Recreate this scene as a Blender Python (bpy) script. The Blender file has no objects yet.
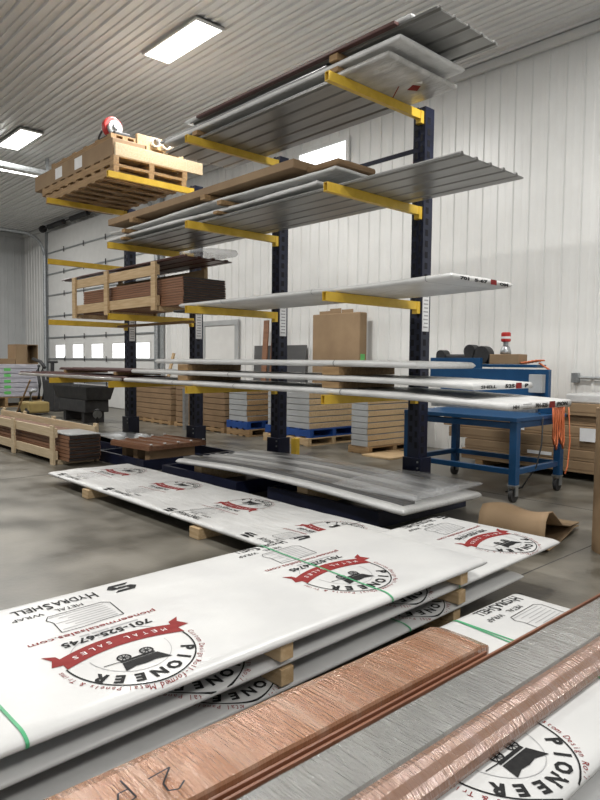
import bpy, bmesh, math, random
from mathutils import Vector, Matrix, noise
random.seed(7)
C = bpy.context.scene.collection
PI = math.pi
# ------------------------------------------------------------------ camera
YAW, PITCH, ROLL, FPX, HC = .82712, .05929, .00999, 652.3, 1.511
fw = Vector((-math.sin(YAW)*math.cos(PITCH), math.cos(YAW)*math.cos(PITCH), -math.sin(PITCH)))
rt = Vector((math.cos(YAW), math.sin(YAW), 0)); up = rt.cross(fw)
rt2 = math.cos(ROLL)*rt + math.sin(ROLL)*up; up2 = -math.sin(ROLL)*rt + math.cos(ROLL)*up
cam = bpy.data.cameras.new('camera'); camo = bpy.data.objects.new('camera', cam); C.objects.link(camo)
m = Matrix((rt2, up2, -fw)).transposed().to_4x4(); m.translation = Vector((0, 0, HC)); camo.matrix_world = m
cam.sensor_fit = 'VERTICAL'; cam.sensor_height = 32; cam.lens = 32*FPX/800; cam.clip_start = .02; cam.clip_end = 200
bpy.context.scene.camera = camo
# ------------------------------------------------------------------ light
vs = bpy.context.scene.view_settings
vs.view_transform = 'Standard'; vs.look = 'None'; vs.gamma = 1; vs.use_curve_mapping = False; vs.exposure = 0.22
w = bpy.data.worlds.new('world'); bpy.context.scene.world = w; w.use_nodes = True
w.node_tree.nodes['Background'].inputs[0].default_value = (.93, .96, 1, 1)
w.node_tree.nodes['Background'].inputs[1].default_value = .2
LAMP_W = 200
CEIL = 6.4
LIGHTS = [(-8.77, 5.55), (-15.05, 5.35), (-21.3, 5.3), (-2.5, 5.55), (-2.5, .2), (-8.8, .2), (-15.05, .2), (3.8, .2), (3.8, 5.5)]
def area(name, loc, rot, sx, sy, power, col=(1, .985, .955)):
    l = bpy.data.lights.new(name, 'AREA'); l.shape = 'RECTANGLE'; l.size = sx; l.size_y = sy; l.energy = power; l.color = col
    o = bpy.data.objects.new(name, l); o.location = loc; o.rotation_euler = rot; C.objects.link(o); return o
for x, y in LIGHTS:
    area('panel_light_lamp', (x, y, CEIL-.10), (0, 0, 0), 1.4, .42, LAMP_W)
# cool area light from behind the camera, for an assumed unseen opening
area('rear_daylight_area', (5, -9, 2.6), (math.radians(80), 0, math.radians(28)), 7, 4.6, 170, (.93, .97, 1))

# ------------------------------------------------------------------ materials
def mat(name, col, rough=.5, metal=0, col2=None, nscale=5, stretch=(1, 1, 1), bump=0, bscale=20, coat=0, spec=.5, detail=4, lo=.35, hi=.65, bstretch=None, rough2=None):
    mt = bpy.data.materials.new(name); mt.use_nodes = True; nt = mt.node_tree; b = nt.nodes['Principled BSDF']
    b.inputs['Base Color'].default_value = (*col, 1); b.inputs['Roughness'].default_value = rough; b.inputs['Metallic'].default_value = metal
    b.inputs['Specular IOR Level'].default_value = spec; b.inputs['Coat Weight'].default_value = coat; b.inputs['Coat Roughness'].default_value = .12
    tc = nt.nodes.new('ShaderNodeTexCoord')
    if col2:
        mp = nt.nodes.new('ShaderNodeMapping'); mp.inputs['Scale'].default_value = stretch; nt.links.new(tc.outputs['Object'], mp.inputs[0])
        n = nt.nodes.new('ShaderNodeTexNoise'); n.inputs['Scale'].default_value = nscale; n.inputs['Detail'].default_value = detail; nt.links.new(mp.outputs[0], n.inputs[0])
        r = nt.nodes.new('ShaderNodeValToRGB'); r.color_ramp.elements[0].position = lo; r.color_ramp.elements[1].position = hi
        r.color_ramp.elements[0].color = (*col, 1); r.color_ramp.elements[1].color = (*col2, 1)
        nt.links.new(n.outputs[0], r.inputs[0]); nt.links.new(r.outputs[0], b.inputs['Base Color'])
        if rough2 is not None:
            mr = nt.nodes.new('ShaderNodeMapRange'); mr.inputs[1].default_value = lo; mr.inputs[2].default_value = hi; mr.inputs[3].default_value = rough; mr.inputs[4].default_value = rough2
            nt.links.new(n.outputs[0], mr.inputs[0]); nt.links.new(mr.outputs[0], b.inputs['Roughness'])
    if bump:
        mp2 = nt.nodes.new('ShaderNodeMapping'); mp2.inputs['Scale'].default_value = bstretch or stretch; nt.links.new(tc.outputs['Object'], mp2.inputs[0])
        n2 = nt.nodes.new('ShaderNodeTexNoise'); n2.inputs['Scale'].default_value = bscale; n2.inputs['Detail'].default_value = 5; nt.links.new(mp2.outputs[0], n2.inputs[0])
        bp = nt.nodes.new('ShaderNodeBump'); bp.inputs['Strength'].default_value = min(1, bump); bp.inputs['Distance'].default_value = .012 if bump <= 1 else .012*bump
        nt.links.new(n2.outputs[0], bp.inputs['Height']); nt.links.new(bp.outputs[0], b.inputs['Normal']); nt.links.new(bp.outputs[0], b.inputs['Coat Normal'])
    return mt
def emit(name, col, s):
    mt = bpy.data.materials.new(name); mt.use_nodes = True; b = mt.node_tree.nodes['Principled BSDF']
    b.inputs['Base Color'].default_value = (*col, 1); b.inputs['Emission Color'].default_value = (*col, 1); b.inputs['Emission Strength'].default_value = s; return mt
def film(name, alpha=.35):
    mt = mat(name, (.8, .81, .82), .12, bump=1, bscale=14, bstretch=(1, 3, 1)); mt.node_tree.nodes['Principled BSDF'].inputs['Alpha'].default_value = alpha
    return mt
M = {}
M['wall'] = mat('white_metal_wall', (.70, .70, .68), .34, col2=(.75, .75, .73), nscale=1.5)
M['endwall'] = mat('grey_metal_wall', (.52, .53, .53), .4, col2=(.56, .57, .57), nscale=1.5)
M['ceil'] = mat('white_metal_ceiling', (.76, .755, .74), .22, col2=(.80, .795, .78), nscale=1.2)
M['floor'] = mat('polished_concrete', (.070, .064, .050), .3, col2=(.18, .166, .138), nscale=1.9, detail=10, lo=.36, hi=.66, bump=.08, bscale=30, bstretch=(1, 1, 1), rough2=.42)
M['joint'] = mat('joint_filler', (.06, .055, .05), .8)
M['door'] = mat('white_door_skin', (.66, .66, .64), .45, col2=(.7, .7, .68), nscale=4)
M['dark'] = mat('black_rubber', (.02, .02, .022), .6, col2=(.035, .035, .035), nscale=8)
M['galv'] = mat('galvanised_steel', (.33, .35, .36), .4, .7, col2=(.45, .47, .48), nscale=18)
M['navy'] = mat('navy_paint', (.005, .007, .022), .38, col2=(.009, .013, .036), nscale=6)
M['navyh'] = mat('navy_slot_shadow', (.003, .003, .006), .8)
M['yellow'] = mat('yellow_paint', (.62, .40, .035), .42, col2=(.72, .48, .06), nscale=7, bump=.15, bscale=60)
M['white'] = mat('white_wrap', (.52, .52, .515), .34, col2=(.58, .58, .57), nscale=3, bump=.55, bscale=3.5, bstretch=(1, 1.5, 1), detail=3)
M['whitec'] = mat('white_wrap_creased', (.56, .56, .55), .33, col2=(.65, .65, .64), nscale=3, bump=1.6, bscale=6, bstretch=(1, 2.5, 1))
M['ink'] = mat('black_ink', (.012, .012, .013), .6, spec=.12, col2=(.02, .02, .02), nscale=40)
M['grey_ink'] = mat('grey_ink', (.30, .30, .31), .5, col2=(.36, .36, .36), nscale=40)
M['red_ink'] = mat('red_ink', (.20, .02, .02), .6, spec=.12, col2=(.23, .028, .026), nscale=20)
M['strap'] = mat('green_strap', (.05, .30, .13), .35, col2=(.07, .36, .17), nscale=9)
M['dstrap'] = mat('dark_strap', (.12, .13, .13), .4, col2=(.17, .18, .18), nscale=9)
M['wood'] = mat('pine', (.44, .30, .155), .6, col2=(.56, .41, .24), nscale=3, stretch=(1, 14, 14), bump=.2)
M['woody'] = mat('pale_pine', (.50, .39, .24), .6, col2=(.60, .48, .32), nscale=3, stretch=(1, 14, 14), bump=.2)
M['woodd'] = mat('old_pine', (.24, .145, .065), .7, col2=(.36, .23, .11), nscale=3, stretch=(1, 12, 12), bump=.2)
M['card'] = mat('cardboard', (.25, .165, .092), .75, col2=(.30, .205, .115), nscale=2.5, bump=.1, bscale=8)
M['cardd'] = mat('darker_cardboard', (.20, .125, .065), .8, col2=(.25, .16, .085), nscale=2.5)
M['sheet'] = mat('grey_steel_sheet', (.26, .26, .25), .32, .35, col2=(.33, .33, .32), nscale=1.5, stretch=(.4, 4, 1))
M['dusty'] = mat('dusty_clear_film', (.30, .29, .27), .3, col2=(.50, .49, .47), nscale=2.5, stretch=(1, 2.5, 1), bump=1.6, bscale=6, bstretch=(1, 2.5, 1), coat=.6)
M['silver'] = mat('silver_wrapped_panel', (.34, .34, .34), .28, .35, col2=(.44, .44, .44), nscale=2, stretch=(.3, 3, 1), bump=.6, bscale=7, bstretch=(.6, 2, 1), coat=.5)
M['dsheet'] = mat('charcoal_panel', (.10, .10, .10), .3, .3, col2=(.15, .15, .15), nscale=2, stretch=(.3, 3, 1), coat=.5, bump=.4, bscale=7)
M['brown'] = mat('brown_siding', (.19, .088, .046), .5, col2=(.25, .125, .07), nscale=2, stretch=(.5, 6, 6))
M['dbrown'] = mat('dark_maroon_sheet', (.075, .028, .024), .35, col2=(.10, .04, .034), nscale=2)
M['blackend'] = mat('black_siding_ends', (.018, .013, .012), .55, col2=(.03, .022, .02), nscale=10)
def wrapmat(name, a, b_, c, bs=(1.2, 14, 1), lo=.5, hi=.8, ang=0.0, light=.3):  # third colour paints pale streaks that imitate glints on the crinkled film
    mt = mat(name, a, .22, .25, col2=b_, nscale=1.2, stretch=(.6, 1, 1), bump=.55, bscale=7, bstretch=bs, coat=1)
    nt = mt.node_tree; b = nt.nodes['Principled BSDF']; b.inputs['Coat Roughness'].default_value = .07
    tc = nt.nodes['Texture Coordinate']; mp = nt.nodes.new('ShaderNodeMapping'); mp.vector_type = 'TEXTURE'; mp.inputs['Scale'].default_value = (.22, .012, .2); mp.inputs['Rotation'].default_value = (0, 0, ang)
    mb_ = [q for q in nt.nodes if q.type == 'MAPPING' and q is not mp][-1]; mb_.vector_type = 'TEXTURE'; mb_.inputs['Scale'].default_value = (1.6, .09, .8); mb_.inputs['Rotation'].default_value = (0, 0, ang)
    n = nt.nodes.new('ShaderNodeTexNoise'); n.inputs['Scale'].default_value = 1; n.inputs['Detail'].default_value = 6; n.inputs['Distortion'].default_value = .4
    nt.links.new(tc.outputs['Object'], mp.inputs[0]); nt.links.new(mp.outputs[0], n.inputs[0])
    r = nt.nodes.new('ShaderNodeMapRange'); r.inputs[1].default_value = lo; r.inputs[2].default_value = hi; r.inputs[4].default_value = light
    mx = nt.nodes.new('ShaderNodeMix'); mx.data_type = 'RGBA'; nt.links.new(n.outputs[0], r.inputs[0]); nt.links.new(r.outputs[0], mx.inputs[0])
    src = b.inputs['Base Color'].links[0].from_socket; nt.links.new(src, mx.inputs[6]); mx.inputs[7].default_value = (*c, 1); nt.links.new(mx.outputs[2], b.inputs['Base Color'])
    return mt
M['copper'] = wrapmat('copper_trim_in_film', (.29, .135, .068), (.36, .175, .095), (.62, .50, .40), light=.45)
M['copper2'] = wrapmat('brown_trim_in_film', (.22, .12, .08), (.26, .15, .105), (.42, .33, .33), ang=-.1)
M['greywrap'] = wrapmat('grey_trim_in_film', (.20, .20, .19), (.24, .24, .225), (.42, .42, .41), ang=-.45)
M['copperd'] = mat('copper_trim_edge', (.16, .06, .03), .4, col2=(.21, .085, .045), nscale=5)
M['blue'] = mat('blue_paint', (.008, .058, .15), .38, col2=(.011, .072, .18), nscale=4)
M['bluep'] = mat('blue_plastic', (.008, .05, .22), .5, col2=(.012, .065, .27), nscale=4)
M['red'] = mat('red_plastic', (.42, .02, .02), .35, col2=(.5, .04, .03), nscale=4)
M['orange'] = mat('orange_cord', (.62, .15, .05), .5, col2=(.68, .2, .08), nscale=9)
M['green'] = mat('green_sticker', (.12, .5, .12), .5, col2=(.16, .55, .16), nscale=9)
M['paper'] = mat('white_paper', (.72, .72, .72), .6, col2=(.78, .78, .78), nscale=9)
M['purple'] = mat('lavender_film', (.40, .40, .46), .3, col2=(.55, .53, .58), nscale=3, stretch=(1, 1, 6), bump=.5)
M['film'] = film('clear_film', .32)
M['greystack'] = mat('grey_board_faces', (.36, .37, .37), .5, col2=(.42, .43, .43), nscale=3)
M['lamp'] = emit('lamp_diffuser', (1, .98, .94), 6)
M['day'] = emit('daylit_glass', (.95, .98, 1), 1.6)
M['hv'] = mat('khaki_metal', (.30, .22, .08), .5, col2=(.36, .27, .1), nscale=5)

# ------------------------------------------------------------------ helpers
class MB:
    def __init__(s): s.v = []; s.f = []; s.mi = []
    def add(s, vs_, fs, mi=0):
        o = len(s.v); s.v += [tuple(p) for p in vs_]; s.f += [tuple(i+o for i in f) for f in fs]; s.mi += [mi]*len(fs); return s
    def box(s, a, b, mi=0, rz=0, c=None, mtx=None):
        x0, y0, z0 = a; x1, y1, z1 = b
        vs_ = [Vector(p) for p in ((x0, y0, z0), (x1, y0, z0), (x1, y1, z0), (x0, y1, z0), (x0, y0, z1), (x1, y0, z1), (x1, y1, z1), (x0, y1, z1))]
        if rz:
            c = Vector(c or ((x0+x1)/2, (y0+y1)/2, 0)); R = Matrix.Rotation(rz, 3, 'Z'); vs_ = [R @ (p-c)+c for p in vs_]
        if mtx: vs_ = [mtx @ p for p in vs_]
        return s.add(vs_, [(0, 3, 2, 1), (4, 5, 6, 7), (0, 1, 5, 4), (1, 2, 6, 5), (2, 3, 7, 6), (3, 0, 4, 7)], mi)
    def tube(s, pts, r, n=10, mi=0, cap=True):
        pts = [Vector(p) for p in pts]; rings = []
        for i, p in enumerate(pts):
            t = (pts[min(i+1, len(pts)-1)]-pts[max(i-1, 0)]).normalized()
            a = t.cross(Vector((0, 0, 1))); a = t.cross(Vector((1, 0, 0))) if a.length < .05 else a
            a.normalize(); b = t.cross(a); rr = r[i] if isinstance(r, (list, tuple)) else r
            rings.append([p+a*math.cos(2*PI*k/n)*rr+b*math.sin(2*PI*k/n)*rr for k in range(n)])
        fs = [(i*n+k, i*n+(k+1) % n, (i+1)*n+(k+1) % n, (i+1)*n+k) for i in range(len(pts)-1) for k in range(n)]
        if cap: fs += [tuple(range(n))[::-1], tuple((len(pts)-1)*n+k for k in range(n))]
        return s.add([q for g in rings for q in g], fs, mi)
    def prism(s, poly, z0, z1, mi=0):
        n = len(poly); vs_ = [(x, y, z0) for x, y in poly]+[(x, y, z1) for x, y in poly]
        return s.add(vs_, [tuple(range(n))[::-1], tuple(range(n, 2*n))]+[(k, (k+1) % n, n+(k+1) % n, n+k) for k in range(n)], mi)
    def build(s, name, mats, parent=None, bevel=0, smooth=False, loc=None):
        me = bpy.data.meshes.new(name); me.from_pydata(s.v, [], s.f)
        for q in (mats if isinstance(mats, (list, tuple)) else [mats]): me.materials.append(M[q])
        for p, i in zip(me.polygons, s.mi): p.material_index = i; p.use_smooth = smooth
        bm = bmesh.new(); bm.from_mesh(me); bmesh.ops.recalc_face_normals(bm, faces=bm.faces) if not smooth else None; bm.to_mesh(me); bm.free()
        o = bpy.data.objects.new(name, me); C.objects.link(o)
        if loc: o.location = loc
        if parent: o.parent = parent
        if bevel:
            md = o.modifiers.new('bevel', 'BEVEL'); md.width = bevel; md.segments = 2; md.limit_method = 'ANGLE'
        return o
def tag(o, label, cat, group=None, kind=None):
    o['label'] = label; o['category'] = cat
    if group: o['group'] = group
    if kind: o['kind'] = kind
    return o
def thing(name, label, cat, loc=(0, 0, 0), rz=0, group=None):
    o = bpy.data.objects.new(name, None); C.objects.link(o); o.location = loc; o.rotation_euler = (0, 0, rz); o.empty_display_size = .1
    return tag(o, label, cat, group)
def struct(name, mb, mats, parent=None, **k):
    o = mb.build(name, mats, parent, **k)
    if not parent: o['kind'] = 'structure'
    return o

# ------------------------------------------------------------------ setting
WY, EX = 9.6, -26.6
mb = MB(); mb.box((-27, -12, -.1), (10, WY+.3, 0)); struct('floor', mb, 'floor')
mb = MB()
for y in (-.6, 6.75): mb.box((-26.5, y, 0), (10, y+.012, .0008))
for x in (-14.6, -8.45, -2.3, 3.8): mb.box((x, -12, 0), (x+.012, WY, .0008))
struct('trim_1', mb, 'joint')
def ribbed(x0, x1, P, mn=.15, h=.022):
    prof = []; x = x0
    while x < x1:
        prof += [(x, 0), (x+P*.36, 0), (x+P*.40, h*mn), (x+P*.48, h*mn), (x+P*.52, 0), (x+P*.80, 0), (x+P*.85, h), (x+P*.95, h)]
        x += P
    prof.append((x1, 0)); return prof
def ribwall(name, x0, x1, z0, z1, P, f, m_, phase=0, mn=.15, h=.022):
    prof = ribbed(x0+phase, x1, P, mn, h); prof = [(x0, 0)]+prof if phase else prof; vs_ = []
    for a, h in prof: vs_ += [f(a, h, z0), f(a, h, z1)]
    mb = MB(); mb.add(vs_, [(2*i, 2*i+2, 2*i+3, 2*i+1) for i in range(len(prof)-1)]); return mb
# back wall, ribbed steel
mb = ribwall('w', -27, 9.0, 0, CEIL, .2755, lambda a, h, z: (a, WY-h, z), 'wall', phase=.04); mb.box((-27, WY+.01, 0), (10, WY+.15, CEIL)); struct('wall_back', mb, 'wall')
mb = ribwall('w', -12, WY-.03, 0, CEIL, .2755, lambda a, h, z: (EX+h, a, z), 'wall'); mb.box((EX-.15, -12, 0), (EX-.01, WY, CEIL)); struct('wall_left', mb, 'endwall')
mb = ribwall('c', -12, WY-.03, -26.57, 10, .2755, lambda a, h, z: (z, a, CEIL-h), 'ceil', mn=.55, h=.032); mb.box((-27, -12, CEIL+.01), (10, WY+.15, CEIL+.15)); struct('ceiling', mb, 'ceil')
mb = MB(); mb.box((-26.5, WY-.10, CEIL-.17), (9, WY-.024, CEIL-.03)); struct('trim_2', mb, 'wall', bevel=.01)
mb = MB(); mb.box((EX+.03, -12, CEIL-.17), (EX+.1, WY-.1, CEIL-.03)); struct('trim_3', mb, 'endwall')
# garage door
DX0, DX1 = -24.0, -16.1
g = bpy.data.objects.new('door_1', None); C.objects.link(g); g['kind'] = 'structure'; g.location = (-20, WY-.12, 0)
def loc_box(mb, a, b, o, mi=0): return mb.box(tuple(p-q for p, q in zip(a, o)), tuple(p-q for p, q in zip(b, o)), mi)
GO = (-20, WY-.12, 0)
for k in range(8):
    mb = MB(); loc_box(mb, (DX0+.1, WY-.14, .76*k+.012), (DX1-.1, WY-.08, .76*k+.745), GO); mb.build('door_section', 'door', g, bevel=.008)
    if 0 < k:
        mb = MB(); loc_box(mb, (DX0+.1, WY-.175, .76*k-.02), (DX1-.1, WY-.141, .76*k+.02), GO); mb.build('section_strut', 'galv', g)
        if k < 8:
            for hx in range(1, 5):
                x = DX0+hx*1.58; mb = MB(); loc_box(mb, (x-.02, WY-.19, .76*k-.09), (x+.02, WY-.176, .76*k+.09), GO); mb.build('hinge', 'dark', g)
for i in range(5):
    x = -22.85+1.46*i; mb = MB()
    loc_box(mb, (x-.46, WY-.16, 1.5), (x+.46, WY-.141, 1.56), GO); loc_box(mb, (x-.46, WY-.16, 2.0), (x+.46, WY-.141, 2.06), GO)
    loc_box(mb, (x-.46, WY-.16, 1.56), (x-.4, WY-.141, 2.0), GO); loc_box(mb, (x+.4, WY-.16, 1.56), (x+.46, WY-.141, 2.0), GO)
    f_ = mb.build('window_frame', 'door', g); mb = MB(); loc_box(mb, (x-.4, WY-.15, 1.56), (x+.4, WY-.142, 2.0), GO); mb.build('pane', 'day', f_)
for sx, lab in ((DX0, 'left'), (DX1, 'right')):
    pts = [(sx, WY-.24, 0), (sx, WY-.24, 5.25)]+[(sx, WY-.24-.75*(1-math.cos(a)), 5.25+.75*math.sin(a)) for a in [PI/2*k/8 for k in range(1, 9)]]+[(sx, 4.2, 6.04)]
    mb = MB(); mb.tube([tuple(p-q for p, q in zip(pt, GO)) for pt in pts], .06, 8); mb.build('door_track', 'galv', g)
    mb = MB(); loc_box(mb, (sx-.09, WY-.17, 0), (sx+.09, WY-.05, 6.1), GO); mb.build('jamb', 'galv', g)
mb = MB(); mb.tube([tuple(p-q for p, q in zip(pt, GO)) for pt in ((DX0, WY-.3, 6.19), (DX1, WY-.3, 6.19))], .025); mb.build('spring_shaft', 'dark', g)
for a, b in ((-23.4, -22.1), (-21.5, -20.2)):
    mb = MB(); mb.tube([tuple(p-q for p, q in zip((a+(b-a)*k/1, WY-.3, 6.19), GO)) for k in (0, 1)], .085, 14); mb.build('torsion_spring', 'dark', g)
mb = MB(); mb.tube([tuple(p-q for p, q in zip((x, WY-.3, 6.19), GO)) for x in (-24.0, -23.88)], .13, 14); mb.build('cable_drum', 'dark', g)
# walk door and high window
mb = MB()
for a, b in (((-14.12, 0), (-13.98, 2.5)), ((-12.72, 0), (-12.58, 2.5)), ((-13.98, 2.38), (-12.72, 2.5))): mb.box((a[0], WY-.07, a[1]), (b[0], WY-.023, b[1]))
d2 = struct('door_2', mb, 'greystack'); mb = MB(); mb.box((-13.98, WY-.05, .02), (-12.72, WY-.024, 2.38)); mb.build('door_leaf', 'door', d2)
mb = MB(); mb.tube([(-13.85, WY-.1, 1.1), (-13.7, WY-.1, 1.1)], .015); mb.tube([(-13.85, WY-.05, 1.1), (-13.85, WY-.1, 1.1)], .015); mb.build('door_handle', 'galv', d2)
mb = MB()
for a, b in (((-10.55, 5.32), (-9.02, 5.40)), ((-10.55, 5.88), (-9.02, 5.96)), ((-10.55, 5.4), (-10.47, 5.88)), ((-9.1, 5.4), (-9.02, 5.88))): mb.box((a[0], WY-.07, a[1]), (b[0], WY-.023, b[1]))
w1 = struct('window_1', mb, 'door'); mb = MB(); mb.box((-10.47, WY-.04, 5.4), (-9.1, WY-.025, 5.88)); mb.build('pane', 'day', w1)
# conduit on the back wall
mb = MB(); mb.tube([(-4.3, WY-.06, 1.31), (6, WY-.06, 1.31)], .022); mb.box((-4.4, WY-.1, 1.24), (-4.3, WY-.023, 1.38)); tag(mb.build('wall_conduit', 'galv'), 'thin grey metal conduit running level along the white ribbed wall at right', 'conduit')

# ceiling lights
LL = {0: 'long white ceiling light panel shining over the middle of the rack', 1: 'ceiling light panel shining at the left edge above the pallet load'}
for i, (x, y) in enumerate(LIGHTS[:2]):
    t = thing('ceiling_light', LL[i], 'ceiling light', (x, y, CEIL-.033), 0, 'ceiling light panels')
    mb = MB()
    for a, b in (((-.76, -.25), (.76, -.22)), ((-.76, .22), (.76, .25)), ((-.76, -.22), (-.73, .22)), ((.73, -.22), (.76, .22))): mb.box((*a, -.055), (*b, 0))
    mb.box((-.76, -.25, -.02), (.76, .25, 0)); mb.build('frame', 'door', t)
    mb = MB(); mb.box((-.73, -.22, -.05), (.73, .22, -.021)); mb.build('diffuser', 'lamp', t)
# hanging rail near left light
t = thing('ceiling_rail', 'white horizontal rail hung below the ceiling beside the left light', 'rail', (-16.1, 5.8, 0))
mb = MB(); mb.box((-.02, -2.5, 5.86), (.02, .9, 5.9)); mb.build('rail', 'door', t)
mb = MB(); mb.box((-.03, .55, 5.9), (.03, .62, CEIL-.034)); mb.build('hanger', 'galv', t)

# ------------------------------------------------------------------ printed lettering
_dg = None
def text2d(s, size, bold=0.0, space=1.0):
    cu = bpy.data.curves.new('t', 'FONT'); cu.body = s; cu.size = size; cu.offset = bold; cu.space_character = space; cu.resolution_u = 2; cu.fill_mode = 'FRONT'
    o = bpy.data.objects.new('t', cu); C.objects.link(o); bpy.context.view_layer.update()
    me = bpy.data.meshes.new_from_object(o.evaluated_get(bpy.context.evaluated_depsgraph_get()))
    vs_ = [(v.co.x, v.co.y) for v in me.vertices]; fs = [tuple(p.vertices) for p in me.polygons]
    bpy.data.objects.remove(o); bpy.data.meshes.remove(me); bpy.data.curves.remove(cu)
    return vs_, fs
class P2:                                   # flat artwork in the print's own (u, v) plane
    def __init__(s): s.v = []; s.f = []; s.mi = []
    def add(s, v, f, mi):
        o = len(s.v); s.v += v; s.f += [tuple(i+o for i in q) for q in f]; s.mi += [mi]*len(f)
    def poly(s, pts, mi): s.add(list(pts), [tuple(range(len(pts)))], mi)
    def line(s, pts, wd, mi, closed=False):
        pts = list(pts)+([pts[0]] if closed else [])
        for (a, b), (c, d) in zip(pts, pts[1:]):
            L = math.hypot(c-a, d-b) or 1; nx, ny = -(d-b)/L*wd/2, (c-a)/L*wd/2
            s.add([(a-nx, b-ny), (c-nx, d-ny), (c+nx, d+ny), (a+nx, b+ny)], [(0, 1, 2, 3)], mi)
    def strip(s, lo, hi, mi):
        n = len(lo); s.add(list(lo)+list(hi), [(i, i+1, n+i+1, n+i) for i in range(n-1)], mi)
    def text(s, st, u0, u1, v, size, mi, bold=0.0):
        vs_, fs = text2d(st, size, bold)
        a = min(p[0] for p in vs_); b = max(p[0] for p in vs_); k = (u1-u0)/(b-a)
        s.add([(u0+(x-a)*k, v+y) for x, y in vs_], fs, mi)
    def arc(s, st, c, r, a0, a1, size, mi, bold=0.0, ky=1.0, flip=1):
        n = len(st)
        for i, ch in enumerate(st):
            if ch == ' ': continue
            t = a0+(a1-a0)*i/(n-1); vs_, fs = text2d(ch, size, bold); mx = (min(p[0] for p in vs_)+max(p[0] for p in vs_))/2
            rot = t-PI/2; q = []
            for x, y in vs_:
                x -= mx; q.append((c[0]+r*math.cos(t)+x*math.cos(rot)-y*math.sin(rot), c[1]+ky*r*math.sin(t)+x*math.sin(rot)+y*math.cos(rot)))
            s.add(q, fs, mi)
def logo_s(p, u, v, k=1.0, mi=0):
    a = lambda pts: p.poly([(u+x*k, v+y*k) for x, y in pts], mi)
    a([(-.07, .012), (-.045, .048), (.055, .048), (.03, .026), (-.03, .026), (-.02, .006), (.03, .004), (.012, -.012), (-.05, -.010)])
    a([(.07, -.012), (.045, -.048), (-.055, -.048), (-.03, -.026), (.03, -.026), (.02, -.006), (-.03, -.004), (-.012, .012), (.05, .010)])
def oval(c, ru, rv, a0, a1, n=30): return [(c[0]+ru*math.cos(a0+(a1-a0)*i/n), c[1]+rv*math.sin(a0+(a1-a0)*i/n)) for i in range(n+1)]
ART = P2(); a = ART       # materials: 0 black 1 red 2 grey 3 white
logo_s(a, -.025, .008)
a.text('H', .105, .145, -.022, .10, 0, .001); a.text('YDRA', .152, .30, -.022, .076, 0, .001); a.text('S', .308, .342, -.022, .10, 0, .001); a.text('HELL', .35, .475, -.022, .076, 0, .001)
a.text('METAL', .20, .32, .066, .046, 0); a.text('WRAP', .37, .50, .066, .046, 0)
a.line([(.115, .30), (.10, .14), (.13, .115), (.37, .125), (.39, .16), (.375, .20), (.385, .31), (.30, .312), (.20, .30)], .004, 0, True)
for k in range(7): a.line([(.13, .135+.024*k), (.37-.03*(k % 3), .14+.024*k)], .005, 2)
a.text('pioneermetalsales.com', -.005, .53, .338, .044, 1, .0003)
a.line([(.10, .392), (.22, .392)], .012, 2); a.line([(.23, .392), (.30, .392)], .012, 2); a.line([(.31, .392), (.35, .392)], .012, 2)
a.text('701-525-6745', .065, .435, .412, .058, 0, .0016)
n = 16; lo = []; hi = []
for i in range(n+1):
    t = i/n; u = .018+.472*t; d = .055*(2*t-1)**2
    lo.append((u, .475+d*1.0-.0)); hi.append((u, .565+d))
a.strip(lo, hi, 1)
a.poly([(.02, .50), (-.035, .475), (-.012, .515), (-.035, .565), (.04, .575)], 1); a.poly([(.488, .50), (.53, .475), (.51, .525), (.53, .575), (.47, .585)], 1)
a.poly([(.02, .53), (.018, .62), (.075, .58)], 1); a.poly([(.49, .53), (.492, .62), (.43, .585)], 1)
for i, ch in enumerate('METAL SALES'):
    if ch != ' ':
        t = (i+1.5)/13; a.text(ch, .018+.472*t-.009, .018+.472*t+.009, .508+.055*(2*t-1)**2, .036, 3)
a.line(oval((.26, .60), .20, .19, PI*1.06, PI*1.94), .0035, 2); a.text('LLC', .22, .30, .435, .026, 2)
cc = (.262, .62)
a.line(oval(cc, .235, .275, -.0, PI), .006, 0); a.line(oval(cc, .15, .175, .0, PI), .003, 2)
a.arc('PIONEER', cc, .190, PI-.62, .62, .070, 0, .003, 1.05)
a.arc('Custom Design Roll-formed Metal Panels & Trims', cc, .252, PI-.05, .05, .031, 1, 0, 1.12)
for wu in (.215, .305):
    a.line(oval((wu, .668), .024, .024, 0, 2*PI, 12), .007, 0)
    for k in range(4): a.line([(wu+.024*math.cos(k*PI/4), .668+.024*math.sin(k*PI/4)), (wu-.024*math.cos(k*PI/4), .668-.024*math.sin(k*PI/4))], .004, 0)
a.poly([(.195, .686), (.33, .686), (.33, .70), (.195, .70)], 0); a.poly([(.19, .705), (.33, .705), (.345, .765), (.30, .752), (.26, .757), (.22, .752), (.165, .77)], 0)
a.line([(.33, .69), (.39, .685)], .004, 0)
ART.v = [(u+.035*v, v) for u, v in ART.v]
INKS = ['ink', 'red_ink', 'grey_ink', 'paper']

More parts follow.
